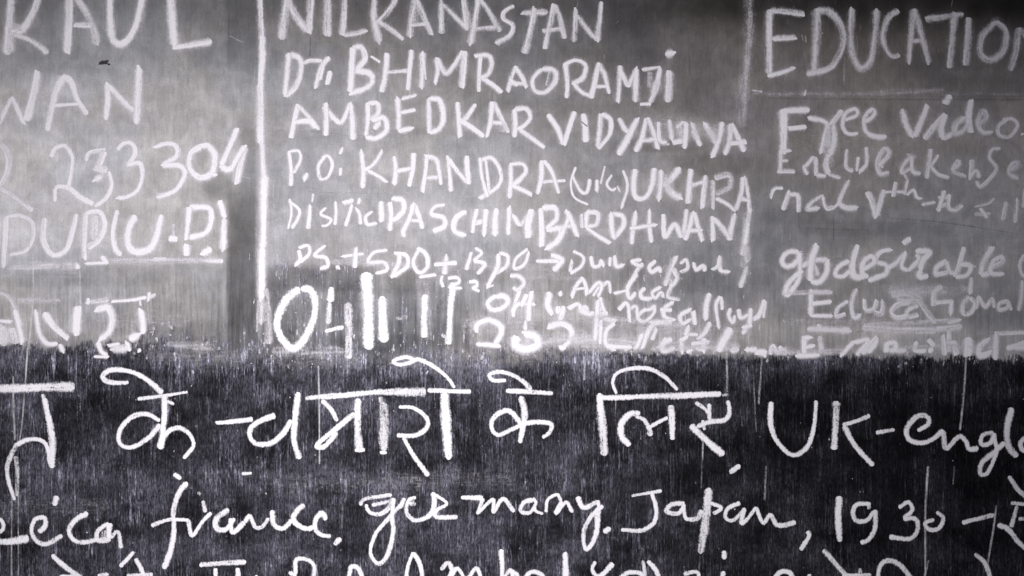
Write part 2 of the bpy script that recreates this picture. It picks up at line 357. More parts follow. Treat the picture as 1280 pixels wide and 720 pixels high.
line('chalk row KHANDRA (via) UKHRA after a small P.o:', GM, M_soft, .82, [
 (L_, 'B1', '22@.9:165,115 175,200 175,290|20@.88:165,118 212,115 222,160 188,225'),
 (P_, 'B1', '26@.95:240,262 258,225'),
 (L_, 'B1', '20@.85:345,142 312,190 322,255 362,242 382,185 362,142 335,145'),
 (P_, 'B1', '18@.9:420,132 436,98|18:425,198 424,238'),
 (L_, 'B1', '28@.88:528,112 536,210 534,302|24@.82:632,112 590,180 540,215|22@.9:560,212 620,245 655,272'),
 (L_, 'B1', '28@.9:692,140 700,210 690,284|28@.9:790,125 782,210 762,292|24@.9:700,215 780,202'),
 (L_, 'B1', '26@.9:852,145 845,230 833,322|26@.85:845,142 900,160 920,230 925,285|24@.9:845,252 915,246'),
 (L_, 'B1', '24@.85:958,140 970,230 975,318|26:965,158 1010,220 1055,275|28@.88:1052,138 1058,220 1062,282'),
 (L_, 'B1', '22@.92:1120,150 1130,250 1158,345|16@.85:1150,158 1166,320|24@.95:1118,165 1175,150 1222,215 1212,290 1118,354'),
 (L_, 'B1', '28@.95:1272,180 1275,260 1268,352|26@.95:1272,180 1335,180 1348,225 1285,287|24@.95:1285,288 1340,315 1380,335'),
 (L_, 'B2', '26@.98:150,162 145,250 125,332|24@.98:158,165 200,220 235,328|20@.9:140,272 268,262'),
 (P_, 'B2', '14@.85:320,195 296,270 310,345 380,385'),
 (L_, 'B2', '20@.85:300,240 345,318 375,318 388,255'),
 (L_, 'B2', '20@.85:425,258 425,318|12@.8:465,190 442,280'),
 (L_, 'B2', '14@.85:500,235 475,280 500,310 520,300|14@.8:525,290 540,322'),
 (P_, 'B2', '16@.85:555,212 576,290 548,402'),
 (L_, 'B2', '30@1:615,205 608,290 622,345 670,345 702,280 712,200'),
 (L_, 'B2', '30@.82:745,208 742,280 732,362|36@.78:842,198 790,262 755,285|36@.75:770,285 800,325 848,352|60@.45:770,230 790,320'),
 (L_, 'B2', '30@.88:897,205 885,290 880,378|28@.8:968,235 960,320 952,402|26@.85:880,292 965,270'),
 (L_, 'B2', '22@.65:1002,260 1005,340 1005,405|30@.55:1010,248 1080,235 1088,290 1020,332|20@.8:1020,350 1080,385 1112,415'),
 (L_, 'B2', '26@.8:1155,245 1145,330 1115,412|24@.78:1162,245 1180,330 1190,425|22:1135,352 1188,362')], fat=1.08)
line('chalk row District PASCHIMBARDHWAN, fifth row of the middle column', GM, M_soft, .84, [
 (L_, 'B1', '16:168,355 178,430 162,505|18:165,365 218,410 212,452 180,502'),
 (L_, 'B1', '22@.95:272,385 260,505|14:285,328 280,372'),
 (L_, 'B1', '16@.9:350,398 325,430 375,455 358,485 328,490'),
 (L_, 'B1', '18@.9:400,368 402,420 395,485'),
 (L_, 'B1', '26@.75:435,375 490,362|22@.85:482,385 465,440 450,492'),
 (L_, 'B1', '22@.85:522,350 515,380|22@.85:500,400 520,430 522,482'),
 (L_, 'B1', '18@.9:582,418 548,445 558,482 605,478'),
 (L_, 'B1', '28@.95:625,365 628,470'),
 (L_, 'B1', '28@1:668,370 676,440 668,515|30@1:678,355 732,362 738,410 705,450 675,462'),
 (L_, 'B1', '30@1:788,378 770,450 738,515 742,545|28@1:790,385 815,440 832,505|22:765,462 822,462'),
 (L_, 'B1', '26@1:945,385 895,395 880,432 935,448 942,490 885,515'),
 (L_, 'B1', '34@1:1052,415 1002,450 995,515 1052,538'),
 (L_, 'B1', '26@.95:1105,405 1088,470 1082,525|30@.95:1152,405 1145,470 1138,538|26:1090,475 1150,462'),
 (L_, 'B1', '34@.98:1202,400 1195,470 1194,538'),
 (L_, 'B1', '30@1:1268,395 1265,460 1262,535|26@.98:1285,435 1320,490|44@.9:1380,405 1362,480 1365,550|24@.9:1320,490 1365,430'),
 (L_, 'B2', '32@1.05:145,400 150,500 148,592|32@.9:150,400 215,400 222,455 170,505|34@.95:178,512 248,505 232,560 170,608'),
 (L_, 'B2', '28@.95:268,412 280,450 245,535|28@.95:275,418 305,480 328,542|24:250,492 322,488'),
 (L_, 'B2', '26@.95:375,418 370,500|26:370,420 428,428 422,480 380,492|22@1:370,500 430,540 492,575|20@.7:345,430 350,500'),
 (L_, 'B2', '28@.92:495,425 500,500 510,555|26@.9:495,428 550,440 555,490 505,555'),
 (L_, 'B2', '26@.95:618,418 605,500 598,582|24@.95:688,408 688,490 696,575|24@.9:588,502 722,485'),
 (L_, 'B2', '26@1:758,430 765,545 812,482 848,548|28@.95:872,405 865,480 852,548'),
 (L_, 'B2', '28@.9:905,420 888,500 865,562|28@.88:910,420 930,490 952,565|24:890,512 950,512'),
 (L_, 'B2', '28@.95:1000,440 1002,500 1002,565|26:1005,450 1050,500 1085,552|30@.9:1112,430 1095,500 1085,562')], fat=1.1)
line('small chalk row P.S.+SDO+BDO with an arrow pointing right', GM, M_soft, .9, [
 (L_, 'C1', '24@1:215,50 222,95 198,128|20@1:215,40 262,28 268,70 222,112'),
 (L_, 'C1', '20@1:345,28 295,75 350,88 358,130 320,142'),
 (P_, 'C1', '24@1:400,132 418,140'),
 ('plus_sign', 'C1', '26@1.1:500,38 494,140|18@1:430,82 540,70'),
 (L_, 'C1', '20@1:658,52 590,62 562,112 640,112 655,150 600,168'),
 (L_, 'C1', '24@1:722,60 712,120 675,188|22@1:690,66 752,78 758,130 690,182'),
 (L_, 'C1', '22@1:815,45 788,110 818,162 858,132 852,70 808,38'),
 ('plus_sign', 'C1', '26@1.05:952,78 944,172|22@1.05:890,120 1005,115'),
 (L_, 'C1', '20@.85:1078,60 1050,150|18@.95:1095,40 1128,65 1088,105|20@.95:1088,105 1145,120 1105,170'),
 (L_, 'C1', '24@1:1212,68 1208,130 1155,235|20:1215,65 1258,80 1252,130 1200,168'),
 (L_, 'C2', '18@.95:78,45 22,90 12,142 60,122 85,60'),
 ('arrow', 'C2', '24@1.05:120,106 245,106|28@1.05:195,75 250,100 208,155'),
 (L_, 'C2', '18@.9:305,55 355,85 345,130 292,168|20@.8:300,100 290,160'),
 (L_, 'C2', '20@.95:393,80 405,130 435,128 445,95|20:448,100 458,132'),
 (L_, 'C2', '20@.95:490,85 488,130|24@1:510,78 522,132 560,124'),
 (L_, 'C2', '22@.85:648,100 600,108 640,130 655,115|20@.85:640,130 600,190'),
 (L_, 'C2', '22@.9:720,105 688,135 700,160 735,140 742,165'),
 (L_, 'C2', '26@.75:822,80 790,150 762,230|18@.8:840,118 870,98 878,140 842,162'),
 (L_, 'C2', '20@.85:908,112 920,150 955,130 962,158'),
 (L_, 'C2', '20@.85:1000,150 1030,130 1040,80|22@.9:1040,85 1045,150 1092,158')], fat=1.12)
line('small cramped chalk notes between the date and the word Andal', GM, M_soft, .92, [
 ('dash', 'C1', '20@1:815,185 900,172'),
 (P_, 'C1', '18@1:932,178 925,205 938,235'),
 (D_, 'C1', '18@1:960,192 1005,188 1015,210 970,235 1030,240'),
 (D_, 'C1', '18@1:1065,208 1102,208 1105,230 1085,240 1118,258'),
 (D_, 'C1', '14@.8:1190,225 1150,240'),
 (D_, 'C2', '22@1:-10,178 35,180 60,215 30,248 5,235|24@1:40,255 15,320 5,385'),
 (L_, 'C2', '24@.95:355,185 322,230 298,285|20@.9:355,190 370,235 372,275|16:310,245 365,240'),
 (L_, 'C2', '20@.9:385,262 430,212 450,232 430,285'),
 (L_, 'C2', '20@.9:450,235 482,212 492,268|16:405,280 440,225'),
 (L_, 'C2', '24@.95:625,165 578,240 590,290 618,262|18:510,268 570,255'),
 (L_, 'C2', '22@.95:665,238 642,265 655,292 700,290'),
 (L_, 'C2', '20@.95:745,235 700,262 715,292 745,262 755,288'),
 (L_, 'C2', '26@.75:805,140 825,190 790,240|20@.75:795,235 780,285 840,298|30@.5:770,180 800,220')], fat=1.12)
line('big bold chalk date 04 11 - 11 over the dark smudge', GM, M_hard, 1.0, [
 (D_, 'C1', '40@1.1:220,240 150,300 108,400 118,470 160,530 200,540 245,490 285,400 298,310 272,248 225,242'),
 (D_, 'C1', '38@1:380,235 372,310|30@.8:370,310 362,420|24@1:345,455 440,436|40@.75:462,312 466,450 462,595|24@1:455,585 478,582'),
 (D_, 'C1', '58@1.15:553,160 562,350 566,548'),
 (D_, 'C1', '50@1.1:630,280 634,400 642,512'),
 ('dash', 'C1', '22@.6:700,392 760,386'),
 (D_, 'C1', '38@1.1:848,272 840,380 842,488'),
 (D_, 'C1', '34@1.05:988,212 972,350 962,522|22@.8:930,470 950,490')], fat=1.17)
line('crowded small chalk notes right of the date, above the last row', GM, M_soft, .98, [
 (D_, 'C1', '26@1.05:1200,278 1160,315 1185,350 1240,335 1262,300 1235,278 1200,285'),
 (D_, 'C2', '22@1.05:0,365 30,320 115,322|30@1.05:98,255 85,330 82,405|24@1:45,330 75,270'),
 (L_, 'C2', '30@1.05:185,258 180,330 205,372'),
 (L_, 'C2', '24@1:238,258 243,282|30@1:225,330 235,370|28@1:262,330 240,400'),
 (L_, 'C2', '24@1:282,345 330,322 345,350 365,335 385,372 410,360|34@.8:340,340 380,370'),
 (L_, 'C2', '30@1.05:445,285 432,390|20@.9:440,300 470,370|22@1:420,375 480,365|22:445,400 438,510'),
 (L_, 'C2', '20@1:532,350 565,315 582,335 588,410|20@1:590,345 620,335 628,400'),
 (L_, 'C2', '18@1:665,345 630,385 660,408 710,365 712,330 690,345 650,352'),
 (L_, 'C2', '22@1:805,310 760,345 765,385 815,400|20@.9:740,345 800,350'),
 (L_, 'C2', '20@1:895,345 840,378 852,418 895,395|22@1:905,355 915,425'),
 (L_, 'C2', '26@1:988,265 972,330 968,400'),
 (L_, 'C2', '20@.95:1040,280 1020,330 1035,440|16@.9:1045,285 1050,350'),
 (L_, 'C2', '20@.95:1092,340 1085,380 1105,410 1115,375'),
 (L_, 'C2', '20@.9:1130,345 1145,390 1185,370|22@.9:1192,340 1188,420'),
 (L_, 'C2', '22@.9:1205,400 1235,375 1262,300|16@.8:1265,310 1255,390')], fat=1.22)
line('lowest chalk row of the middle column beginning 202, half worn away', GM, M_soft, 1.0, [
 (D_, 'C1', '30@1.05:1100,462 1108,420 1170,400 1225,435 1215,490 1190,515|28@1.05:1100,520 1222,530'),
 (D_, 'C2', '50@1.1:25,480 20,525 70,545 130,525 115,480 60,470|60@.9:70,500 90,520|20:70,400 65,450'),
 (D_, 'C2', '32@1.1:178,432 250,418 295,450 285,505 245,542|30@1:235,538 270,540'),
 (D_, 'C2', '28@1.05:512,412 470,455 470,520 515,548|20@1:445,430 440,520|22@1:455,395 520,405'),
 (L_, 'C2', '24@1:560,545 580,545|22@.9:580,520 590,545'),
 (L_, 'C2', '26@1:745,405 690,440 650,540|26@1:690,410 800,412|26@1:650,470 620,540|22@.9:720,440 700,500'),
 (L_, 'C2', '28@1:800,495 755,520 760,555 815,540|28@1:842,490 850,565'),
 (L_, 'C2', '28@1:885,430 868,480|24@.9:880,480 850,500'),
 (L_, 'C2', '28@1:992,410 965,460 930,495|24@1:895,520 985,510|28@1:960,490 955,560|22@.9:920,540 950,550'),
 (L_, 'C2', '26@.9:430,300 415,500|22@.95:470,530 600,535|24@.95:700,430 645,500 610,548'),
 (L_, 'C2', '24@.95:770,490 738,545|22@.9:860,470 930,475|24@.9:1150,440 1200,425|24@.95:900,550 870,560'),
 (L_, 'C2', '40@1.05:1095,440 1060,500 1030,558'),
 (L_, 'C2', '28@1:1090,552 1135,545'),
 (L_, 'C2', '26@1:1150,470 1190,420|28@1.05:1165,548 1225,545|34@1.05:1240,545 1262,580|30@1:1215,560 1275,560'),
 (L_, 'C3', '26@1:12,575 20,530 45,560 80,550 85,575|24:55,530 75,560')], fat=1.14)
# ---- right column
line('chalk heading EDUCATION in large dim capitals', GR, M_soft, .60, [
 (L_, 'A3', '36@.75:8,48 5,200 5,372|30@.72:5,55 90,60 182,72|28@.8:20,195 80,192 140,188|28@.8:-5,380 70,362 132,338'),
 (L_, 'A3', '42:247,42 240,200 228,368|36:240,48 310,62 360,125 376,200 350,285 300,345 190,370'),
 (L_, 'A3', '36:420,42 412,150 420,260 460,342 510,312 532,200 542,48'),
 (L_, 'A3', '30:652,52 600,92 572,180 590,250 620,282 658,275'),
 (L_, 'A3', '32:725,45 715,180 698,318|32:730,45 765,170 802,318|24:710,206 775,202'),
 (L_, 'A3', '34@.58:785,97 880,86 978,74|36@.6:932,62 920,200 905,342'),
 (L_, 'A3', '36@.62:1002,88 998,200 988,330'),
 (L_, 'A3', '36@.58:1125,120 1068,185 1062,270 1115,300 1175,255 1188,165 1145,118 1110,125'),
 (L_, 'A3', '32@.55:1252,140 1240,250 1208,355|32@.5:1260,140 1300,200 1340,280|30@.5:1370,100 1360,200 1350,330')])
line('chalk words Free Video in joined letters under the heading', GR, M_soft, .88, [
 (L_, 'A3', '46@.88:77,545 75,640 75,770|34@.88:70,556 208,548|28@.88:100,645 192,635'),
 (L_, 'A3', '28@.85:200,590 265,600 300,620|38@.8:372,552 312,622|38@.72:300,620 285,690 265,765|38@.72:325,620 332,700 310,770|36@.5:300,640 300,740'),
 (L_, 'A3', '24:385,600 445,575 435,545 385,568 372,630 398,668 448,668'),
 (L_, 'A3', '28:488,610 530,575 525,548 490,572 478,625 500,668 550,685 592,682'),
 (L_, 'A3', '36@.85:668,545 690,620 722,685|36@.85:798,525 765,610 730,685'),
 (L_, 'A3', '34@.8:780,698 830,632 885,570|40:885,570 862,640 872,695|30:872,695 925,665|36@.8:880,520 912,475'),
 (L_, 'A3', '36@.8:1015,498 1000,590 1012,665|36@.7:985,585 940,620 930,665 965,660 1000,620'),
 (L_, 'A3', '30@.65:1055,620 1090,590 1072,555 1048,610 1070,660 1120,662|50@.35:1065,570 1070,640'),
 (L_, 'A3', '24@.72:1190,600 1150,630 1155,675 1205,682 1245,630 1222,595 1170,600'),
 (P_, 'A3', '16:1262,672 1278,668')])
line('chalk row and weaker Se.. in small rubbed letters', GR, M_soft, .74, [
 (L_, 'B3', '26:62,110 58,215|24@.7:45,217 135,217|20:65,118 115,112|20:60,165 100,165'),
 (L_, 'B3', '26@.7:175,200 230,145|26@.72:240,145 238,235|26:175,195 195,235'),
 (L_, 'B3', '34@.7:305,130 288,180 300,232|26@.7:240,235 290,240|20@.72:300,232 362,252|50@.4:300,110 310,200'),
 (L_, 'B3', '24@.68:395,105 390,190 425,218|24:452,145 440,215|26:490,95 492,180 455,222'),
 (L_, 'B3', '30@.7:555,190 605,130 580,105 548,170 560,228 605,222|14@.8:565,200 575,190'),
 (L_, 'B3', '26@.7:715,145 675,185 668,225 712,200|26:720,140 722,215 762,228|30@.5:700,130 740,150'),
 (L_, 'B3', '30@.72:812,105 800,180 790,252|22:852,135 812,190|24:815,190 850,232 905,250'),
 (L_, 'B3', '26@.68:915,210 955,180 945,165 925,215 990,245'),
 (L_, 'B3', '28@.7:1020,155 1018,190 1010,260|26:1005,250 1040,215 1055,250'),
 (L_, 'B3', '24@.68:1162,102 1120,108 1108,150 1142,200 1112,250 1062,292 1042,265'),
 (L_, 'B3', '34@.6:1212,215 1252,185 1228,178 1205,225 1250,255')])
line('chalk row nal Vth to XII with raised small letters', GR, M_soft, .74, [
 (L_, 'B3', '18:12,350 30,305 75,300|28@.68:108,315 75,412|26:110,330 150,340 152,422'),
 (L_, 'B3', '26@.7:272,335 220,368 195,405 255,400|26@.7:272,340 290,400 330,398'),
 (L_, 'B3', '30@.7:402,262 370,330 358,375 390,398 445,402|20:325,400 360,370'),
 (L_, 'B3', '34@.78:495,318 520,370 540,450|30@.74:580,308 562,370 545,440'),
 (L_, 'B3', '16:585,320 620,318|24@.75:640,270 625,345'),
 (L_, 'B3', '22@.72:695,262 680,335|22@.75:690,335 725,310 742,345 765,355|22:640,320 690,320|18@.6:680,230 700,260'),
 ('dash', 'B3', '20@.68:765,382 835,372'),
 (L_, 'B3', '26@.76:880,315 850,420|20:850,350 910,345|24:840,410 890,380'),
 (L_, 'B3', '28@.76:905,330 900,395 935,412 970,385'),
 (D_, 'B3', '18@.6:1035,392 1100,378 1132,352|22@.6:1030,432 1110,432|20:1060,400 1095,450'),
 (D_, 'B3', '30@.62:1192,368 1175,462'), (D_, 'B3', '30@.68:1245,355 1235,475'), (D_, 'B3', '24@.6:1282,310 1275,400')])
line('chalk row job desirable in thick joined letters', GR, M_soft, .92, [
 (L_, 'C3', '28@.88:152,55 95,62 68,105 100,132 148,100 155,60 158,130 150,200 105,268 85,265 105,210 170,150'),
 (L_, 'C3', '36:240,22 215,110 212,205|28:160,135 235,100 300,98|30:298,100 290,165 255,208 212,205|26@.6:235,130 250,180'),
 (L_, 'C3', '26:405,105 350,135 335,175 375,182 410,150|32:445,22 422,110 428,175 475,188'),
 (L_, 'C3', '28:470,150 530,110 515,80 475,110 470,165 500,185'),
 (L_, 'C3', '26:618,48 560,60 540,105 590,125 590,165 545,185 500,202'),
 (L_, 'C3', '26:592,145 640,115 688,60|24:688,60 665,130 700,155|28@.88:672,18 712,-8'),
 (L_, 'C3', '32:735,55 805,60 775,100 760,150|28:760,150 755,185 800,180|24:700,155 750,100 740,70'),
 (L_, 'C3', '28@.8:892,105 845,135 840,172 900,165|26@.8:890,105 905,160 935,165'),
 (L_, 'C3', '28@.8:982,35 960,110 935,185|28@.8:935,185 990,175 1010,130 960,120|22@.6:1015,130 1040,130'),
 (L_, 'C3', '32@.8:1122,35 1078,110 1062,175|30@.8:1062,175 1110,165|40@.4:1095,90 1080,140'),
 (L_, 'C3', '28@.8:1110,140 1170,110 1165,85 1125,110 1115,165 1180,170'),
 (L_, 'C3', '22@.7:1282,75 1258,120 1272,175 1310,180')], fat=1.12)
line('chalk word Educational in thin letters above a smeared underline', GR, M_soft, .7, [
 (L_, 'C3', '30@.85:215,245 212,310 215,378|22@.78:220,258 322,262|24@.85:220,318 318,308|24@.88:215,378 320,378'),
 (L_, 'C3', '24@.76:400,305 348,340 340,385 388,370|28@.76:438,245 415,320 430,385 462,372'),
 (L_, 'C3', '24@.74:482,295 488,350 530,345 545,300|28:572,305 565,368 530,360'),
 (L_, 'C3', '44@.55:615,270 700,268 770,300|30@.76:712,312 645,325 615,365 645,390 700,380|30@.55:640,300 760,310'),
 (L_, 'C3', '26@.74:750,325 700,350 700,382 752,372|30@.6:760,310 800,370 840,415'),
 (L_, 'C3', '30@.66:870,232 835,260 828,330|26@.76:835,312 925,305'),
 (L_, 'C3', '28@.76:918,308 910,372'),
 (L_, 'C3', '24@.7:1015,185 1010,270|26@.7:1005,280 975,320 978,365 1012,362 1032,320 1010,285|34@.4:960,230 1000,250'),
 (L_, 'C3', '22@.68:1040,345 1052,285 1085,335 1120,295 1128,340'),
 (L_, 'C3', '24@.68:1195,305 1155,318 1155,348 1195,338 1200,310 1215,352'),
 (L_, 'C3', '28@.64:1270,205 1262,290 1250,355'),
 ('underline', 'C3', '36@.72:195,445 410,450|30@.9:250,420 262,445|44@.6:470,438 620,450 840,455|34@.66:840,445 970,435|22@.7:895,412 962,398|24@.55:70,265 320,262|46@.35:600,250 900,250|26@.5:960,400 500,425')], fat=1.08)
line('worn chalk capitals half lost where the right column meets the black half', GR, M_soft, .85, [
 (L_, 'C3', '28@1:182,485 180,575|26@1:140,578 258,575|22@.9:185,538 235,528|24@.8:175,488 215,485|24@.6:260,480 270,560'),
 (L_, 'C3', '22@.9:362,578 430,505|24@.85:430,510 500,500 440,575'),
 (L_, 'C3', '26@.85:548,485 470,570|24:500,565 545,500'),
 (L_, 'C3', '28@.9:590,562 595,520 635,515 635,550|24:600,550 690,555'),
 (L_, 'C3', '24@.8:742,505 735,550 790,552|22:800,495 830,530|26@.85:800,555 825,545'),
 (L_, 'C3', '26@.75:868,475 882,578|26:905,450 900,560'),
 (L_, 'C3', '28@.8:928,500 945,575|24:880,515 940,515'),
 (L_, 'C3', '46@.88:1002,485 1000,580'),
 (L_, 'C3', '28@.82:1105,495 1058,530 1058,578 1115,562'),
 (L_, 'C3', '28@.8:1138,465 1135,600|20@.8:1140,468 1290,460'),
 (L_, 'C3', '26@.95:1190,542 1290,515|24@.9:1230,540 1290,540')], fat=1.3)

# ---- the black lower half
line('large white Hindi chalk writing on the upper row of the black half', GB, M_hard, .98, [
 ('headline_bar', 'D0', '50@.92:-60,224 180,218 375,212'),
 ('hindi_letter', 'D0', '24@.9:213,250 228,300|38@1:225,270 245,370 262,480 262,620|28@.98:255,600 235,510 200,480 140,478 85,502|26@.85:85,495 55,560 38,620 50,700 75,780|26@.6:80,560 90,640 85,760'),
 ('hindi_letter', 'D0', '30@1:645,192 548,190 515,162 560,127 660,140 740,182 815,245|20@.95:690,274 800,262 940,238|38@1:822,250 824,360 812,450 800,525|28@1.02:800,385 740,350 665,362 602,430 600,495 655,518 740,472 800,400|28@1.02:800,525 830,450 890,420 948,450 968,510 918,572|18@.9:820,280 872,300'),
 ('hindi_letter', 'D1', '28@1.05:-195,385 -190,392 -110,388 -15,376|32@1:98,358 20,385 -28,425 -25,475 15,502 85,490 140,440 178,380|36@1:212,240 200,350 190,480 218,575'),
 ('headline_bar', 'D1', '32@.95:248,272 340,262 480,252 620,240|44@.8:590,240 700,238 850,242'),
 ('hindi_letter', 'D1', '26@.9:330,280 380,330 408,385|32@1:492,345 400,425 305,505 345,512 405,440|44@.9:512,272 508,400 515,530|24@1:495,528 545,530'),
 ('hindi_letter', 'D1', '28@.75:622,262 630,300|52@.74:635,290 640,400 640,535|26@.95:620,540 655,542'),
 ('hindi_letter', 'D1', '26@1:715,312 790,320 852,370 852,420 790,458 705,456|26@.98:738,465 790,560 862,660'),
 ('hindi_letter', 'D1', '54@1.05:945,240 950,400 966,578|28@1:858,232 1075,237|26@1.05:800,82 750,65 688,85 720,102 770,92 815,78 900,120 960,170 995,218'),
 ('hindi_letter', 'D2', '26@.98:-30,182 -95,182 -112,152 -50,140 20,165 65,195 95,228|28@1:-30,232 205,247|34@1:42,260 62,340 55,420 40,495|28@1:42,398 0,345 -40,335 -92,368 -102,420 -70,455 0,425 60,398 130,390 192,400 188,440 152,468'),
 ('hindi_letter', 'D2', '24@1:522,248 503,190 530,140 620,120 700,130 770,170 828,228|34@.98:445,268 700,262 1045,250|44@.92:438,245 450,400 464,558|18@.6:1050,255 1080,250'),
 ('hindi_letter', 'D2', '36@.98:640,345 590,350 548,400 548,460 588,508|24@.95:618,362 660,380 690,430|36@.9:690,425 688,460|24:690,415 730,390 778,365|36@.95:793,305 800,390 802,478'),
 ('hindi_letter', 'D2', '22@.9:918,290 970,330 992,380|26@.9:988,298 985,380|28@1:1080,282 1088,345 1060,380 990,388 925,412|20@.85:955,380 962,430|42@1:892,405 960,470 1058,555'),
 (P_, 'D2', '26@.95:1088,642 1140,605')])
line('white chalk words UK-engl on the right of the black half', GB, M_hard, .96, [
 (L_, 'D3', '28:15,288 14,400 40,480 100,545 150,550 202,500 232,400 240,282'),
 (L_, 'D3', '40@.92:340,285 336,400 330,528'),
 (L_, 'D3', '26:508,355 440,385 372,405|32:378,408 430,500 525,608') ,
 ('dash', 'D3', '26:538,443 632,430'),
 (L_, 'D3', '30:745,432 800,400 795,362 750,358 705,400 692,450 720,485 780,492 830,470 875,430'),
 (L_, 'D3', '30:872,430 888,522 952,462 985,480 1005,522 1050,520'),
 (L_, 'D3', '28:1125,440 1072,455 1065,500 1110,492 1132,445|28:1130,460 1140,540 1095,640 1060,645 1070,590 1140,530 1180,490'),
 (L_, 'D3', '40@.92:1218,318 1192,420 1200,510 1245,562'),
 (L_, 'D3', '26:1320,440 1262,490 1275,530 1330,520')])
line('chalk row erica, france, germany, Japan, 1930 on the black half', GB, M_hard, .97, [
 (L_, 'E0', '26:-30,425 10,445 15,485 -20,505|40@.95:-40,548 60,545 145,530'),
 (L_, 'E0', '28:195,500 225,470 222,430 175,440 158,500 190,550 240,558 312,515'),
 (L_, 'E0', '36@1:283,318 272,368'),
 (L_, 'E0', '30:442,405 385,435 348,490 370,540 425,552 490,535'),
 (L_, 'E0', '30:545,455 490,495 492,540 555,535|34@.95:550,455 545,530|26@.95:555,530 590,500 608,580|40@.6:530,490 515,540'),
 (L_, 'E0', '32:938,250 895,305 868,390 872,500 852,600 818,682|24:758,468 850,437 945,438|26:870,208 908,232'),
 (L_, 'E0', '26:940,438 962,515 1010,450 1058,402|22@.8:1015,342 1030,400|16@.7:990,300 1005,312'),
 (L_, 'E0', '30:1145,385 1085,430 1085,480 1130,485 1175,430|28:1155,430 1165,500 1225,450|18:1210,210 1260,205'),
 (L_, 'E0', '26:1225,450 1250,420 1275,475 1310,475 1345,430'),
 (L_, 'E1', '30:82,390 92,460 135,482 180,440'),
 (L_, 'E1', '30:242,362 200,400 192,445 250,482 305,470'),
 (L_, 'E1', '28:350,440 330,405 300,440 300,490 330,515 375,522'),
 (P_, 'E1', '30:392,562 425,530'),
 (L_, 'E1', '24@.9:520,365 550,335 680,312|26:550,360 570,400 620,410 660,385 690,330|26:690,330 682,420 685,500 655,620 610,658 572,600 600,510 668,425 725,362|24@.85:580,365 680,345'),
 (L_, 'E1', '26@.9:715,380 745,330|40@.8:765,355 800,360|28:800,325 760,345 752,400 795,440 860,420 890,370 888,300'),
 (L_, 'E1', '24:885,305 955,355 905,390 905,425 1008,425'),
 (L_, 'E1', '28:1025,325 1135,328|24:1135,330 1105,410|24:1110,405 1185,335 1185,405'),
 (L_, 'E1', '24:1185,405 1235,335 1290,400'),
 (L_, 'E2', '24:120,338 60,350 42,395 90,402 122,350|22:120,340 115,390 155,410'),
 (L_, 'E2', '22:170,400 178,338 225,312 245,345|26@.95:250,345 220,405 270,350 302,402'),
 (L_, 'E2', '28:328,322 358,378 430,348|28:455,368 395,420 358,500 372,585 420,510 432,375|20:430,340 435,375'),
 (P_, 'E2', '30:458,502 492,478'),
 (L_, 'E2', '20:598,320 748,292|26:700,305 722,390 705,455 645,490 545,488'),
 (L_, 'E2', '26:862,355 800,360 770,395 830,405 862,360|26:858,365 868,430 925,432 950,390'),
 (L_, 'E2', '46@.84:985,278 972,400 942,608|22:990,352 1045,378 1005,408'),
 (L_, 'E2', '24:1140,355 1080,380 1065,425 1105,442 1165,380|26:1160,380 1150,455 1222,375|22:1088,205 1140,170'),
 (L_, 'E2', '26:1222,375 1255,455 1290,415 1320,462 1360,465 1418,450'),
 (P_, 'E3', '30@.92:195,495 205,520 162,590'),
 (D_, 'E3', '36:357,320 350,430 357,548'),
 (D_, 'E3', '26:512,360 445,362 422,405 445,445 495,440 525,395|22@.9:505,360 500,385|30:535,388 532,480 505,535 462,555'),
 (D_, 'E3', '24:652,378 700,348 720,390 675,430|28:675,432 735,435 745,490 705,532 605,525'),
 (D_, 'E3', '24@.92:840,398 875,430 855,480 805,488 785,455 830,438'),
 ('dash', 'E3', '28@.92:968,452 1130,415'),
 ('hindi_letter', 'E3', '26@.92:1242,368 1215,475|28@.92:1145,462 1200,485 1250,550 1310,600|28@.92:1200,220 1250,290 1310,340|20@.9:1212,355 1330,362|22@.9:1250,435 1330,432')])
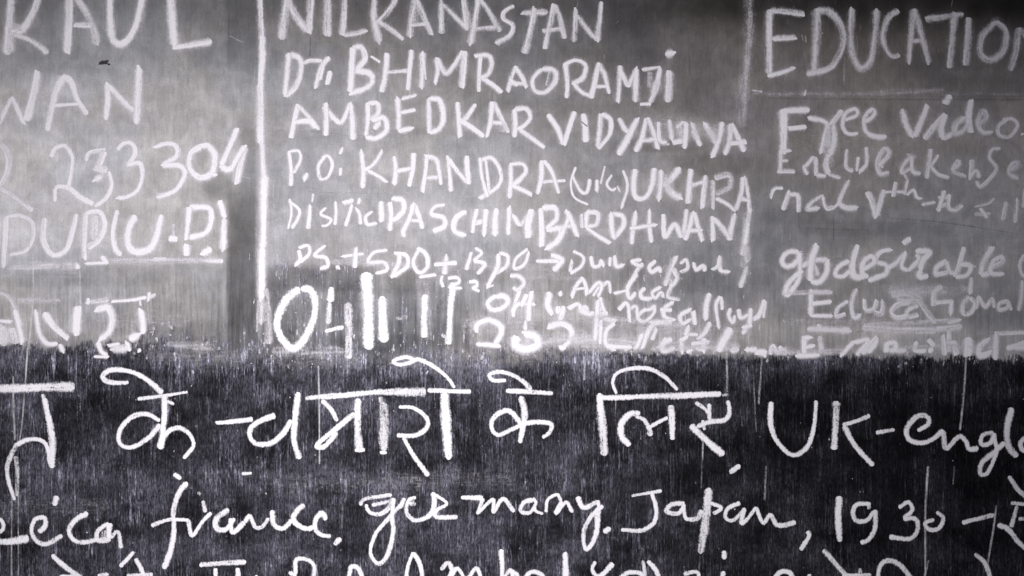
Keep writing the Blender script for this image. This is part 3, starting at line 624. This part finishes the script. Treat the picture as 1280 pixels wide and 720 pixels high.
line('lowest white chalk row cut off by the bottom edge', GB, M_hard, .96, [
 ('hindi_letter', 'E0', '30@.95:262,612 330,675 410,730|22:300,720 400,718|24:600,672 670,598|30:678,632 710,690 735,760|22:490,716 545,712|24:635,716 765,714|24:500,720 560,800'),
 ('hindi_letter', 'E0', '30:998,664 1232,648|30:1078,680 1088,800|30:1190,678 1192,800'),
 (P_, 'E1', '24:0,715 6,725'),
 (L_, 'E1', '28:165,700 195,705 200,640 250,635 290,670 285,760|26:195,700 195,800'),
 (L_, 'E1', '30:465,740 475,675 510,678 540,740|24:470,730 470,800'),
 (L_, 'E1', '24:750,790 755,690 785,600|26:788,600 820,660 845,790|20:760,750 830,750'),
 (L_, 'E1', '26:925,690 960,655 980,690 965,730|26:965,740 1005,680 1035,720 1045,760'),
 (L_, 'E1', '26:1045,760 1100,680 1130,740|30:1225,585 1232,680 1225,790|24:1230,760 1270,690 1290,740'),
 (L_, 'E2', '26@.9:-10,690 30,720 10,780|26:50,740 100,698 155,725 150,790'),
 (L_, 'E2', '36:268,598 270,800|26:250,730 210,760'),
 (L_, 'E2', '28:415,645 402,690 440,718 505,655|22:440,720 500,790'),
 (L_, 'E2', '26:525,750 580,702 650,712 640,790'),
 (L_, 'E2', '22@.8:655,640 665,720|30:678,642 720,690 745,770'),
 (L_, 'E2', '24:858,710 925,700 925,750 860,800|34:1062,592 1060,635|30:1060,695 1040,760'),
 (L_, 'E3', '28:20,745 60,700 110,705 130,760|24:205,710 212,770'),
 ('hindi_letter', 'E3', '28@.92:275,588 330,650 400,725|20@.9:370,715 515,715|20@.8:458,680 460,712'),
 ('hindi_letter', 'E3', '28@.9:545,770 555,680 590,645 650,660 735,750'),
 ('hindi_letter', 'E3', '26@.9:1032,608 1080,650 1108,720 1110,800')])
# ---- ruled lines
line('bright upright ruled chalk line left of the middle column', 'ruled chalk lines', M_soft, .85, [
 ('chalk_stroke', 'A1', '30@.74:18,-60 22,60 32,200|34@.84:32,180 34,300 26,420 28,560 30,720|40@.8:20,420 24,720'),
 ('chalk_stroke', 'B1', '34@1:28,60 38,200 42,260|44@1.05:42,240 40,400 34,600|44@.98:34,590 30,700 28,860'),
 ('chalk_stroke', 'C1', '30@.6:28,290 25,420|14@.5:12,300 6,460')], 'ruled line')
line('faint wide upright ruled chalk line left of the heading', 'ruled chalk lines', M_soft, .42, [
 ('chalk_stroke', 'A2', '52@.30:1182,-60 1186,150 1172,300 1158,450 1145,640|26@.3:1190,60 1180,300 1162,520'),
 ('chalk_stroke', 'B2', '34@.7:1190,420 1170,520 1155,640|44@.35:1175,420 1160,700'),
 ('chalk_stroke', 'C2', '24@.85:1180,-90 1165,20|34@.7:1172,140 1140,240|40@.5:1165,20 1180,110')], 'ruled line')
line('faint level ruled chalk line under the heading', 'ruled chalk lines', M_soft, .42, [
 ('chalk_stroke', 'A3', '26@.22:-80,466 200,470 600,468|30@.26:560,462 880,452|22@.14:850,467 1330,470|14@.7:180,480 190,450|12@.6:-80,450 -30,460')], 'ruled line')

# ------------------------------------------------------------ thin scratches of chalk and of bare paint: parts of the board
board = bpy.data.objects.new('blackboard', None); col.objects.link(board)
board.location = (X(640), 0, Z(1500)); board['label'] = 'old painted blackboard, grey with rubbed chalk above and streaky black below'
board['category'] = 'blackboard'
bpy.context.view_layer.update()
SCR = [('C0', '10@.62:165,60 170,240|10@.6:172,240 158,420 135,600 128,720'), ('D0', '10@.75:140,20 130,180|10@.65:125,240 112,400 100,480'),
 ('D0', '12@.7:68,160 70,300 76,480'), ('E0', '10@.6:62,300 60,500 60,720|9@.5:95,250 94,500 96,720'),
 ('C0', '10@.6:398,60 402,320|8@.4:738,300 742,400'), ('D1', '10@.8:312,110 316,280 318,600'), ('C1', '10@.5:312,620 314,720'),
 ('D2', '12@.65:368,30 360,180|10@.4:438,60 430,160'), ('D2', '12@.6:1072,20 1075,240'), ('D2', '12@.6:1250,50 1232,300'),
 ('D2', '11@.65:955,450 952,580|8@.3:950,580 945,720|9@.4:1205,150 1220,440'), ('D3', '12@.75:990,40 978,240 958,430'), ('D3', '12@.75:800,610 790,720'),
 ('E3', '13@.75:798,175 785,400 785,720|11@.8:800,640 780,720'), ('E3', '9@.5:930,170 925,260'), ('E3', '12@.78:1140,365 1125,480 1090,690'),
 ('E2', '11@.5:1270,170 1262,340|9@.4:940,620 930,720'), ('C2', '8@.5:415,300 418,540|8@.5:1180,380 1184,520'), ('C1', '8@.5:1165,40 1175,0'),
 ('A1', '8@.6:770,470 772,400'), ('E1', '8@.4:435,340 430,480'), ('A0', '8@.5:1150,180 1215,215'), ('B0', '8@.5:1200,240 1255,252'),
 ('B1', '8@.5:90,260 85,350|8@.4:75,270 105,262'), ('C3', '9@.5:990,420 985,490|9@.4:110,500 112,590'), ('B3', '7@.45:70,510 68,570|7@.4:108,500 110,560'),
 ('A3', '8@.55:168,175 172,205|8@.5:186,180 190,212|10@.95:270,165 273,168')]
for tile, sp in SCR:
    ox = TX[int(tile[1])]; oy = TY[tile[0]]
    build_strokes('chalk_scratch', [(a, d * (.66 if tile[0] in 'DE' else .8), c) for a, d, c in parse(sp, ox, oy, .6)], M_soft, board)
def smear(x, y, ln, wd, dn, ang, mat, curve=0.0):
    ca, sa = math.cos(ang), math.sin(ang)
    pts = [(x + ca * ln * q - sa * curve * ln * (q * q), y + sa * ln * q + ca * curve * ln * (q * q)) for q in (-.5, -.25, 0, .25, .5)]
    n0 = len(ALL); build_strokes('eraser_smear', [(wd, dn, pts)], mat, board); del ALL[n0:]
for x, y, ln, wd, dn, ang, mt in [(100, 250, 170, 34, .10, -.1, 'm'), (210, 110, 120, 30, .05, .5, 'm'), (430, 165, 190, 18, .08, .05, 'm'), (540, 240, 220, 22, .08, .03, 'm'), (620, 330, 150, 20, .12, 0, 'm'),
        (850, 300, 150, 24, .07, -.05, 'm'), (1100, 180, 200, 26, .02, .04, 'm'), (1130, 330, 260, 30, .06, .02, 'm'), (1160, 362, 110, 24, .14, .03, 'm'), (870, 412, 140, 26, .14, 0, 'm'), (700, 400, 120, 22, .2, 0, 'm'),
        (345, 300, 90, 16, .16, 1.5, 'm'), (470, 300, 90, 14, .12, .02, 'm'), (860, 160, 110, 30, .16, .08, 'm'), (1040, 400, 130, 18, .2, 0, 'm'), (60, 345, 110, 16, .1, .02, 'm'), (180, 400, 120, 26, .14, 0, 'm'),
        (430, 602, 200, 26, .02, .02, 'm'), (560, 600, 180, 24, .03, -.02, 'm'), (70, 632, 130, 20, .03, 0, 'm'), (390, 450, 120, 22, .08, 0, 'm'), (560, 452, 180, 18, .05, 0, 'm'), (250, 446, 130, 18, .08, 0, 'm'), (740, 448, 200, 12, .05, 0, 'm'), (690, 425, 90, 22, .42, -.1, 'm'), (760, 428, 90, 24, .46, .05, 'm'), (870, 432, 110, 18, .4, 0, 'm'), (800, 405, 110, 18, .34, .1, 'm'), (620, 405, 90, 26, .25, 0, 'm'), (1010, 440, 90, 12, .4, 0, 'm'), (1180, 434, 120, 14, .35, 0, 'm'), (690, 345, 70, 14, .2, 0, 'm'), (835, 340, 20, 14, .3, 1.2, 'm'), (240, 432, 60, 12, .3, .1, 'm'), (385, 440, 90, 16, .3, 0, 'm'), (335, 395, 70, 12, .45, 1.5, 'm'), (470, 330, 110, 12, .3, .05, 'm'), (455, 400, 70, 10, .3, 1.5, 'm'), (530, 380, 90, 22, .2, 1.5, 'm'), (370, 395, 60, 20, .1, 1.3, 'm')]:
    smear(x, y, ln, wd, dn, ang, M_soft, rng.uniform(-.08, .08))
DARK = [('A1', '9@.9:272,180 270,280|5@.5:285,170 300,110'), ('A1', '7@.45:60,655 300,658 520,690|7@.4:85,660 85,720'), ('B1', '7@.45:250,318 480,325 620,330'), ('B1', '8@.55:1005,60 1012,110|6@.4:870,95 1090,140'),
 ('A0', '8@.6:1145,20 1142,320|7@.5:870,250 930,360 940,430|6@.4:905,320 930,380'), ('A2', '8@.6:885,240 888,380'), ('A2', '10@1.8:348,610 375,634'), ('A2', '10@.5:1010,400 1012,580'),
 ('B3', '8@.7:600,450 850,470 1060,500|7@.5:930,480 1280,535'), ('B3', '10@.6:325,440 328,560|7@.5:150,420 155,500'), ('A3', '12@.55:0,492 600,498 1280,500'),
 ('B3', '10@.5:150,500 500,512|8@.5:100,160 115,180'), ('B2', '8@.7:690,330 760,380|7@.6:1080,400 1125,420|6@.8:560,635 575,636|9@.35:1230,350 1280,330'),
 ('C1', '10@.9:45,410 50,415|8@.6:1010,350 1060,360|12@.5:570,560 600,550|8@.6:400,90 440,95|10@.6:40,250 50,300'), ('B0', '8@.6:620,630 624,632|7@.35:120,272 220,266'),
 ('C3', '14@.6:440,462 480,455|8@.5:490,170 492,210|10@.5:330,250 340,330'), ('A0', '6@.8:778,350 782,352|7@.6:205,-2 215,10'), ('D1', '20@.9:385,95 480,92')]
for tile, sp in DARK[:-1]:
    ox = TX[int(tile[1])]; oy = TY[tile[0]]
    n0 = len(ALL); build_strokes('dark_scratch', [(a * .7, d * .42, c) for a, d, c in parse(sp, ox, oy, .6)], M_scr, board); del ALL[n0:]
# a chipped nail hole: a small rim of broken paint round a dark pit
def chip(px, py, r):
    V, F = [], []; n = 14
    rr = [r * random.uniform(.6, 1.25) * (1.5 if abs(math.cos(k / n * 6.283)) > .7 else .8) for k in range(n)]
    for ring, (s, h) in enumerate(((1.0, 0.0003), (0.9, 0.0011), (0.62, 0.0009), (0.45, 0.0002))):
        for k in range(n):
            a = k / n * 6.283; V.append((X(px + math.cos(a) * rr[k] * s), -h, Z(py + math.sin(a) * rr[k] * s)))
    V.append((X(px), -0.00015, Z(py)))
    for g in range(3):
        for k in range(n): F.append((g * n + k, g * n + (k + 1) % n, (g + 1) * n + (k + 1) % n, (g + 1) * n + k))
    for k in range(n): F.append((3 * n + k, 3 * n + (k + 1) % n, 4 * n))
    o = new_mesh('paint_chip', V, F, M_dark, smooth=False); o.parent = board; o.matrix_parent_inverse = board.matrix_world.inverted()
chip(130, 78, 4.2); chip(126, 79.5, 2.0); chip(136, 80.5, 1.6)

# ------------------------------------------------------------ the board itself
def nodes_1d(a, b, step, lo, hi):
    fine = np.arange(a, b + 0.1, step)
    left = a - np.array([1600, 900, 500, 260, 120, 50, 15.0]); right = b + np.array([15, 50, 120, 260, 500, 900, 1600.0])
    return np.concatenate([left[left > lo], fine, right[right < hi]])
xs = nodes_1d(-24, 1304, 3.0, -1300, 2500); ys_all = nodes_1d(-24, 744, 3.0, -900, 1500)
ys_up = np.concatenate([ys_all[ys_all < 438], [438.0]]); ys_lo = np.concatenate([[438.0], ys_all[ys_all > 439]])
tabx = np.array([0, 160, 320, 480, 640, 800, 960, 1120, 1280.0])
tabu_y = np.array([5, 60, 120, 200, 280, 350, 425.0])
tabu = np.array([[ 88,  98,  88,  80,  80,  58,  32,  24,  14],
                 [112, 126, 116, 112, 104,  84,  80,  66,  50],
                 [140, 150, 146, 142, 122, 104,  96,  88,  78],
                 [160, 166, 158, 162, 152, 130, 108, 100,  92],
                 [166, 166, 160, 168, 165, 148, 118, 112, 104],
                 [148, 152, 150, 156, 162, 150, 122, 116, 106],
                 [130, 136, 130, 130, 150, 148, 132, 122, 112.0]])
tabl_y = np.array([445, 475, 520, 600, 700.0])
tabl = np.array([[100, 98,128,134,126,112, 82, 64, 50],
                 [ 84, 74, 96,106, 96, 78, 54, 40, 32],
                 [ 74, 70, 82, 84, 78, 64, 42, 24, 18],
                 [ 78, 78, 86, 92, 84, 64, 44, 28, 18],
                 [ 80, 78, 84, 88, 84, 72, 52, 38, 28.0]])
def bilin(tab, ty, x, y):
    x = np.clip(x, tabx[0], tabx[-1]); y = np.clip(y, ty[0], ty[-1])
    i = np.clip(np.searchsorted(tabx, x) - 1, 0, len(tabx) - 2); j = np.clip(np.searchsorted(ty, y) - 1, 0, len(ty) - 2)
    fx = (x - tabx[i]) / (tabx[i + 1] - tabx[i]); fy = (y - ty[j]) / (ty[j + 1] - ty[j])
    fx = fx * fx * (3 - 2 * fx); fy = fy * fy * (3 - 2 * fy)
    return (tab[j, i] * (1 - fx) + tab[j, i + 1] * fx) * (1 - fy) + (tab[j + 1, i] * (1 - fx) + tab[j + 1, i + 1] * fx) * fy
# measured strength of the light on the board, so that dust tones read off the photograph become paint albedos
LY = np.array([0, 90, 180, 270, 360, 450, 540, 630, 720.0])
LT = np.array([[0.631, 0.785, 0.898, 0.929, 0.869, 0.736, 0.565, 0.403, 0.281], [0.722, 0.904, 1.035, 1.07, 1.001, 0.846, 0.648, 0.456, 0.314], [0.817, 1.021, 1.166, 1.206, 1.131, 0.956, 0.73, 0.51, 0.347], [0.894, 1.117, 1.271, 1.311, 1.233, 1.046, 0.798, 0.556, 0.374], [0.947, 1.182, 1.343, 1.381, 1.301, 1.109, 0.846, 0.586, 0.393], [0.972, 1.22, 1.396, 1.435, 1.35, 1.149, 0.874, 0.613, 0.411], [0.969, 1.211, 1.372, 1.424, 1.338, 1.137, 0.866, 0.599, 0.399], [0.93, 1.165, 1.325, 1.371, 1.289, 1.096, 0.832, 0.577, 0.386], [0.874, 1.095, 1.252, 1.294, 1.216, 1.029, 0.783, 0.545, 0.368]])
def light(x, y): return bilin(LT, LY, x, y)
# rubbed patches: x, y, rx, ry, factor on the upper tone
BL = [
 (365, 348, 36, 13, .60), (345, 395, 16, 38, .66), (430, 348, 40, 15, .62), (432, 395, 20, 40, .62), (510, 352, 26, 14, .70), (508, 400, 18, 34, .66), (560, 392, 26, 36, .78), (605, 345, 36, 8, .82), (375, 400, 14, 26, .78), (480, 430, 60, 10, .7),
 (560, 420, 30, 14, .75), (880, 130, 30, 30, .85), (895, 205, 50, 12, .78), (820, 182, 60, 7, .82), (840, 180, 50, 8, .85), (870, 350, 40, 14, .82), (790, 345, 14, 12, .8),
 (60, 350, 50, 9, .86), (150, 345, 60, 12, .86), (1010, 270, 60, 9, .86), (1090, 285, 90, 8, .84), (1130, 258, 60, 5, .9), (1250, 395, 40, 18, .86), (1060, 395, 40, 8, .85),
 (272, 232, 16, 16, .72), (440, 168, 90, 6, .92), (345, 200, 12, 60, .93), (1010, 150, 6, 10, .8), (700, 175, 60, 8, .93), (560, 425, 80, 8, .9),
 (90, 425, 50, 7, .9), (240, 415, 40, 12, .9), (1230, 110, 60, 14, .8), (1160, 90, 40, 20, .88), (900, 70, 30, 40, 1.12), (860, 40, 40, 20, 1.1), (790, 60, 30, 40, .85)]
SM = [(690, 390, 60, 14, .10), (740, 425, 170, 12, .10), (20, 425, 28, 22, .16), (160, 430, 60, 10, .1), (475, 150, 16, 16, .08), (860, 160, 45, 16, .10), (1160, 365, 50, 8, .10), (1085, 412, 120, 8, .10), (560, 260, 60, 12, .06),
 (115, 285, 18, 25, .10), (280, 160, 14, 18, .06), (840, 240, 50, 14, .05), (1100, 425, 130, 10, .07), (950, 390, 20, 30, .06), (345, 300, 14, 60, .05), (460, 315, 20, 20, .05), (10, 300, 20, 50, .06), (1035, 175, 14, 20, .05), (920, 300, 14, 40, .05), (1040, 360, 14, 20, .03)]
def strokes_raster():
    step = 3.0; W = int(1340 / step) + 1; H = int(780 / step) + 1; R = np.zeros((H, W))
    for P, wd, dn in ALL:
        ix = np.clip(((P[:, 0] + 24) / step).astype(int), 0, W - 1); iy = np.clip(((P[:, 1] + 24) / step).astype(int), 0, H - 1)
        np.add.at(R, (iy, ix), wd * dn * 0.12)
    def blur(A, s, ax):
        k = np.exp(-0.5 * (np.arange(-int(3 * s), int(3 * s) + 1) / s) ** 2); k /= k.sum()
        return np.apply_along_axis(lambda v: np.convolve(v, k, 'same'), ax, A)
    return blur(blur(R, 2.0, 1), 3.4, 0), step
RAST, RSTEP = strokes_raster()
seam_x = [0, 130, 185, 280, 330, 420, 480, 560, 700, 950, 1280]; seam_y = [431, 431, 420, 438, 434, 442, 438, 440, 437, 443, 446]
def board_part(name, label, ys):
    gx, gy = np.meshgrid(xs, ys); nx, ny = len(xs), len(ys)
    x, y = gx.ravel(), gy.ravel()
    und = 0.0006 * np.sin(x / 190.0) * np.cos(y / 150.0)                 # the sheet is not quite flat
    co = np.stack([X(x), und * 0.3, Z(y)], 1)
    idx = np.arange(nx * ny).reshape(ny, nx)
    f = np.stack([idx[:-1, :-1], idx[1:, :-1], idx[1:, 1:], idx[:-1, 1:]], -1).reshape(-1, 4)
    # the slab's thickness: back corners and rim
    m = bpy.data.meshes.new(name); m.from_pydata(co.tolist(), [], f.tolist()); m.polygons.foreach_set('use_smooth', [True] * len(m.polygons))
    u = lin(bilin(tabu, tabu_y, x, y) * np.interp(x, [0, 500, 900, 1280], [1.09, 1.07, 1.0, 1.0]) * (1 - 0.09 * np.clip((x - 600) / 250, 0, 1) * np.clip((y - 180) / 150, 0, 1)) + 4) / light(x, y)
    for bx, by, rx, ry, k in BL:
        q = np.clip(1 - ((x - bx) / rx / 1.25) ** 2, 0, 1) * np.clip(1 - ((y - by) / ry / 1.35) ** 2, 0, 1)
        u *= 1 - (1 - k) * np.clip(q * 1.7, 0, 1)
    def sm(v, a, b): q = np.clip((v - a) / (b - a), 0, 1); return q * q * (3 - 2 * q)
    strip = sm(x, 281, 287) * (1 - sm(x, 318, 324))
    u *= 1 - 0.60 * strip * sm(y, 205, 275) * (1 - 0.35 * sm(y, 380, 440)) - 0.28 * sm(x, 294, 304) * (1 - sm(x, 318, 324)) * sm(y, 150, 175) * (1 - sm(y, 205, 275)) - 0.25 * strip * (1 - sm(y, 40, 130))
    for bx, by, rx, ry, k in SM: u += k * np.exp(-((x - bx) / rx) ** 2 - ((y - by) / ry) ** 2)
    ix = np.clip(((x + 24) / RSTEP).astype(int), 0, RAST.shape[1] - 1); iy = np.clip(((y + 24) / RSTEP).astype(int), 0, RAST.shape[0] - 1)
    halo = RAST[iy, ix]
    u += 0.11 * np.clip(halo, 0, 1.2)
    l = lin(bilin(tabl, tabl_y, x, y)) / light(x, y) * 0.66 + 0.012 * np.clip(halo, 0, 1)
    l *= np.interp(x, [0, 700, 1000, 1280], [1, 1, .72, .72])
    l += 0.020 * np.exp(-((x - 520) / 170) ** 2 - ((y - 605) / 22) ** 2) + 0.012 * np.exp(-((x - 60) / 90) ** 2 - ((y - 630) / 14) ** 2)
    seam = np.clip((y - np.interp(x, seam_x, seam_y)) / 46.0 * 0.5 + 0.5, 0, 1)
    for bx, by, rx, ry, k in ((372, 352, 40, 26, .36), (392, 395, 62, 44, .34), (440, 345, 30, 20, .33), (520, 395, 50, 46, .31), (350, 425, 60, 20, .25), (235, 422, 60, 14, .22), (300, 420, 25, 22, .28), (580, 415, 30, 20, .25), (120, 428, 60, 6, .1)):
        q = np.clip(1 - ((x - bx) / rx / 1.2) ** 2, 0, 1) * np.clip(1 - ((y - by) / ry / 1.2) ** 2, 0, 1)
        seam = np.maximum(seam, np.where(y < 442, k * np.clip(q * 2.2, 0, 1), 0))
    stk = 0.08 + 0.62 * np.clip((y - 300) / 110, 0, 1) ** 1.0 * np.clip(1.15 - 0.5 * np.abs(x - 430) / 500, .4, 1)
    A = np.stack([np.clip(u, .006, .6), np.clip(l, .003, .3), seam, stk], 1).astype(np.float32)
    at = m.attributes.new('field', 'FLOAT_COLOR', 'POINT'); at.data.foreach_set('color', A.ravel())
    m.materials.append(M_board); m.update()
    o = bpy.data.objects.new(name, m); col.objects.link(o); o.parent = board; o.matrix_parent_inverse = board.matrix_world.inverted()
    o['label'] = label
    return o
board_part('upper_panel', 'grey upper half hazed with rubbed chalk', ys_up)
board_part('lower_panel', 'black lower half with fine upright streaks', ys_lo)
# backing boards behind the painted face give it thickness
x0, x1, z0, z1 = X(xs[0]), X(xs[-1]), Z(ys_all[-1]), Z(ys_all[0])
V = [(x, y, z) for y in (0.004, 0.022) for x, z in ((x0, z0), (x1, z0), (x1, z1), (x0, z1))]
F = [(0, 1, 2, 3), (7, 6, 5, 4), (0, 4, 5, 1), (1, 5, 6, 2), (2, 6, 7, 3), (3, 7, 4, 0)]
o = new_mesh('backing', V, F, M_dark, smooth=False); o.parent = board; o.matrix_parent_inverse = board.matrix_world.inverted()

# ------------------------------------------------------------ hair streaks and crumbs of chalk caught in the grain
def flecks(name, label, items, us=(0.28, 0.72), mt=M_hard):
    V, F, A = [], [], []
    for k, (x, y, ln, wd, dn, lean) in enumerate(items):
        b0 = len(V); h = 0.00022 + (k % 13) * 0.00002; n = 5
        for i in range(n):
            s_ = i / (n - 1); ww = wd * (0.25 + 0.75 * math.sin(math.pi * (0.12 + 0.76 * s_)))
            cx = x + lean * s_ + 0.25 * math.sin(k + i); cy = y + ln * s_
            for u, o_ in ((us[0], -.5), (0.5, 0), (us[1], .5)):
                V.append((X(cx + o_ * ww), -h, Z(cy))); A.append((u, s_ * ln, dn, wd))
        for i in range(n - 1):
            for j in range(2):
                a = b0 + i * 3 + j; F.append((a, a + 3, a + 4, a + 1))
    o = new_mesh(name, V, F, mt); at = o.data.attributes.new('stroke', 'FLOAT_COLOR', 'POINT')
    at.data.foreach_set('color', np.array(A, np.float32).ravel())
    o.parent = board; o.matrix_parent_inverse = board.matrix_world.inverted(); o['kind'] = 'stuff'; o['label'] = label
it = []
cl = [(rng.uniform(-300, 1580), rng.uniform(430, 760), rng.uniform(6, 26)) for _ in range(230)]
for _ in range(1900):
    if rng.random() < 0.55:
        c = cl[int(rng.integers(len(cl)))]; x = c[0] + rng.normal() * c[2]; y = c[1] + rng.normal() * 28
    else: x = rng.uniform(-300, 1580); y = rng.uniform(425, 800)
    if y < 440 + (0 if x > 640 else -10) or rng.random() > (1.0 if x < 700 else max(.22, 1 - (x - 700) / 420)): continue
    if rng.random() > math.exp(-max(0, y - 470) / 320): continue
    it.append((x, y, min(60, rng.lognormal(2.5, .6)), rng.uniform(.5, 1.9), rng.uniform(.0, .34) ** 1.0, rng.uniform(-.8, .8)))
flecks('chalk_streaks', 'fine upright hairlines of chalk in the black paint', it)
it = []
for _ in range(190):
    x = rng.uniform(-300, 1580); y = 432 + abs(rng.normal()) * 95
    it.append((x, y, rng.uniform(.8, 2.4), rng.uniform(1.0, 2.2), rng.uniform(.2, .7), rng.uniform(-.5, .5)))
for _ in range(620):
    x = float(rng.choice([rng.uniform(150, 380), rng.uniform(330, 660), rng.uniform(560, 960), rng.uniform(960, 1290)])); y = np.interp(x, seam_x, seam_y) + rng.normal() * (13 if x < 560 else 4) - 1
    it.append((x, y, rng.uniform(1, 6.5), rng.uniform(1.4, 4.5), rng.uniform(.10, .62), rng.uniform(-1.5, 1.5)))
for _ in range(420):
    x = rng.choice([rng.normal() * 30 + 360, rng.normal() * 40 + 480, rng.normal() * 26 + 600, rng.normal() * 40 + 850]); y = rng.uniform(300, 440)
    it.append((x, y, rng.uniform(1, 9), rng.uniform(1.0, 2.6), rng.uniform(.1, .60), rng.uniform(-.6, .6)))
flecks_later = it
flecks('chalk_crumbs', 'scattered chalk crumbs along the edge of the black paint', it, (0.0, 1.0))

it = []
for _ in range(900):
    x = rng.uniform(-200, 1480); y = rng.uniform(-60, 425)
    it.append((x, y, min(40, rng.lognormal(1.9, .7)), rng.uniform(.7, 3.2), rng.uniform(.0, .30), rng.normal() * (1.5 + 3 * (rng.random() < .3))))
flecks('chalk_scuffs', 'faint short scuffs of chalk in the grey haze', it, (0.05, 0.95), M_soft)
it = []
for _ in range(420):
    x = rng.uniform(-200, 1480); y = rng.uniform(-60, 425)
    it.append((x, y, min(50, rng.lognormal(2.1, .8)), rng.uniform(.6, 2.6), rng.uniform(.0, .26), rng.normal() * (1.0 + 8 * (rng.random() < .2))))
flecks('dark_scuffs', 'faint dark scuffs where the haze is rubbed off', it, (0.05, 0.95), M_scr)
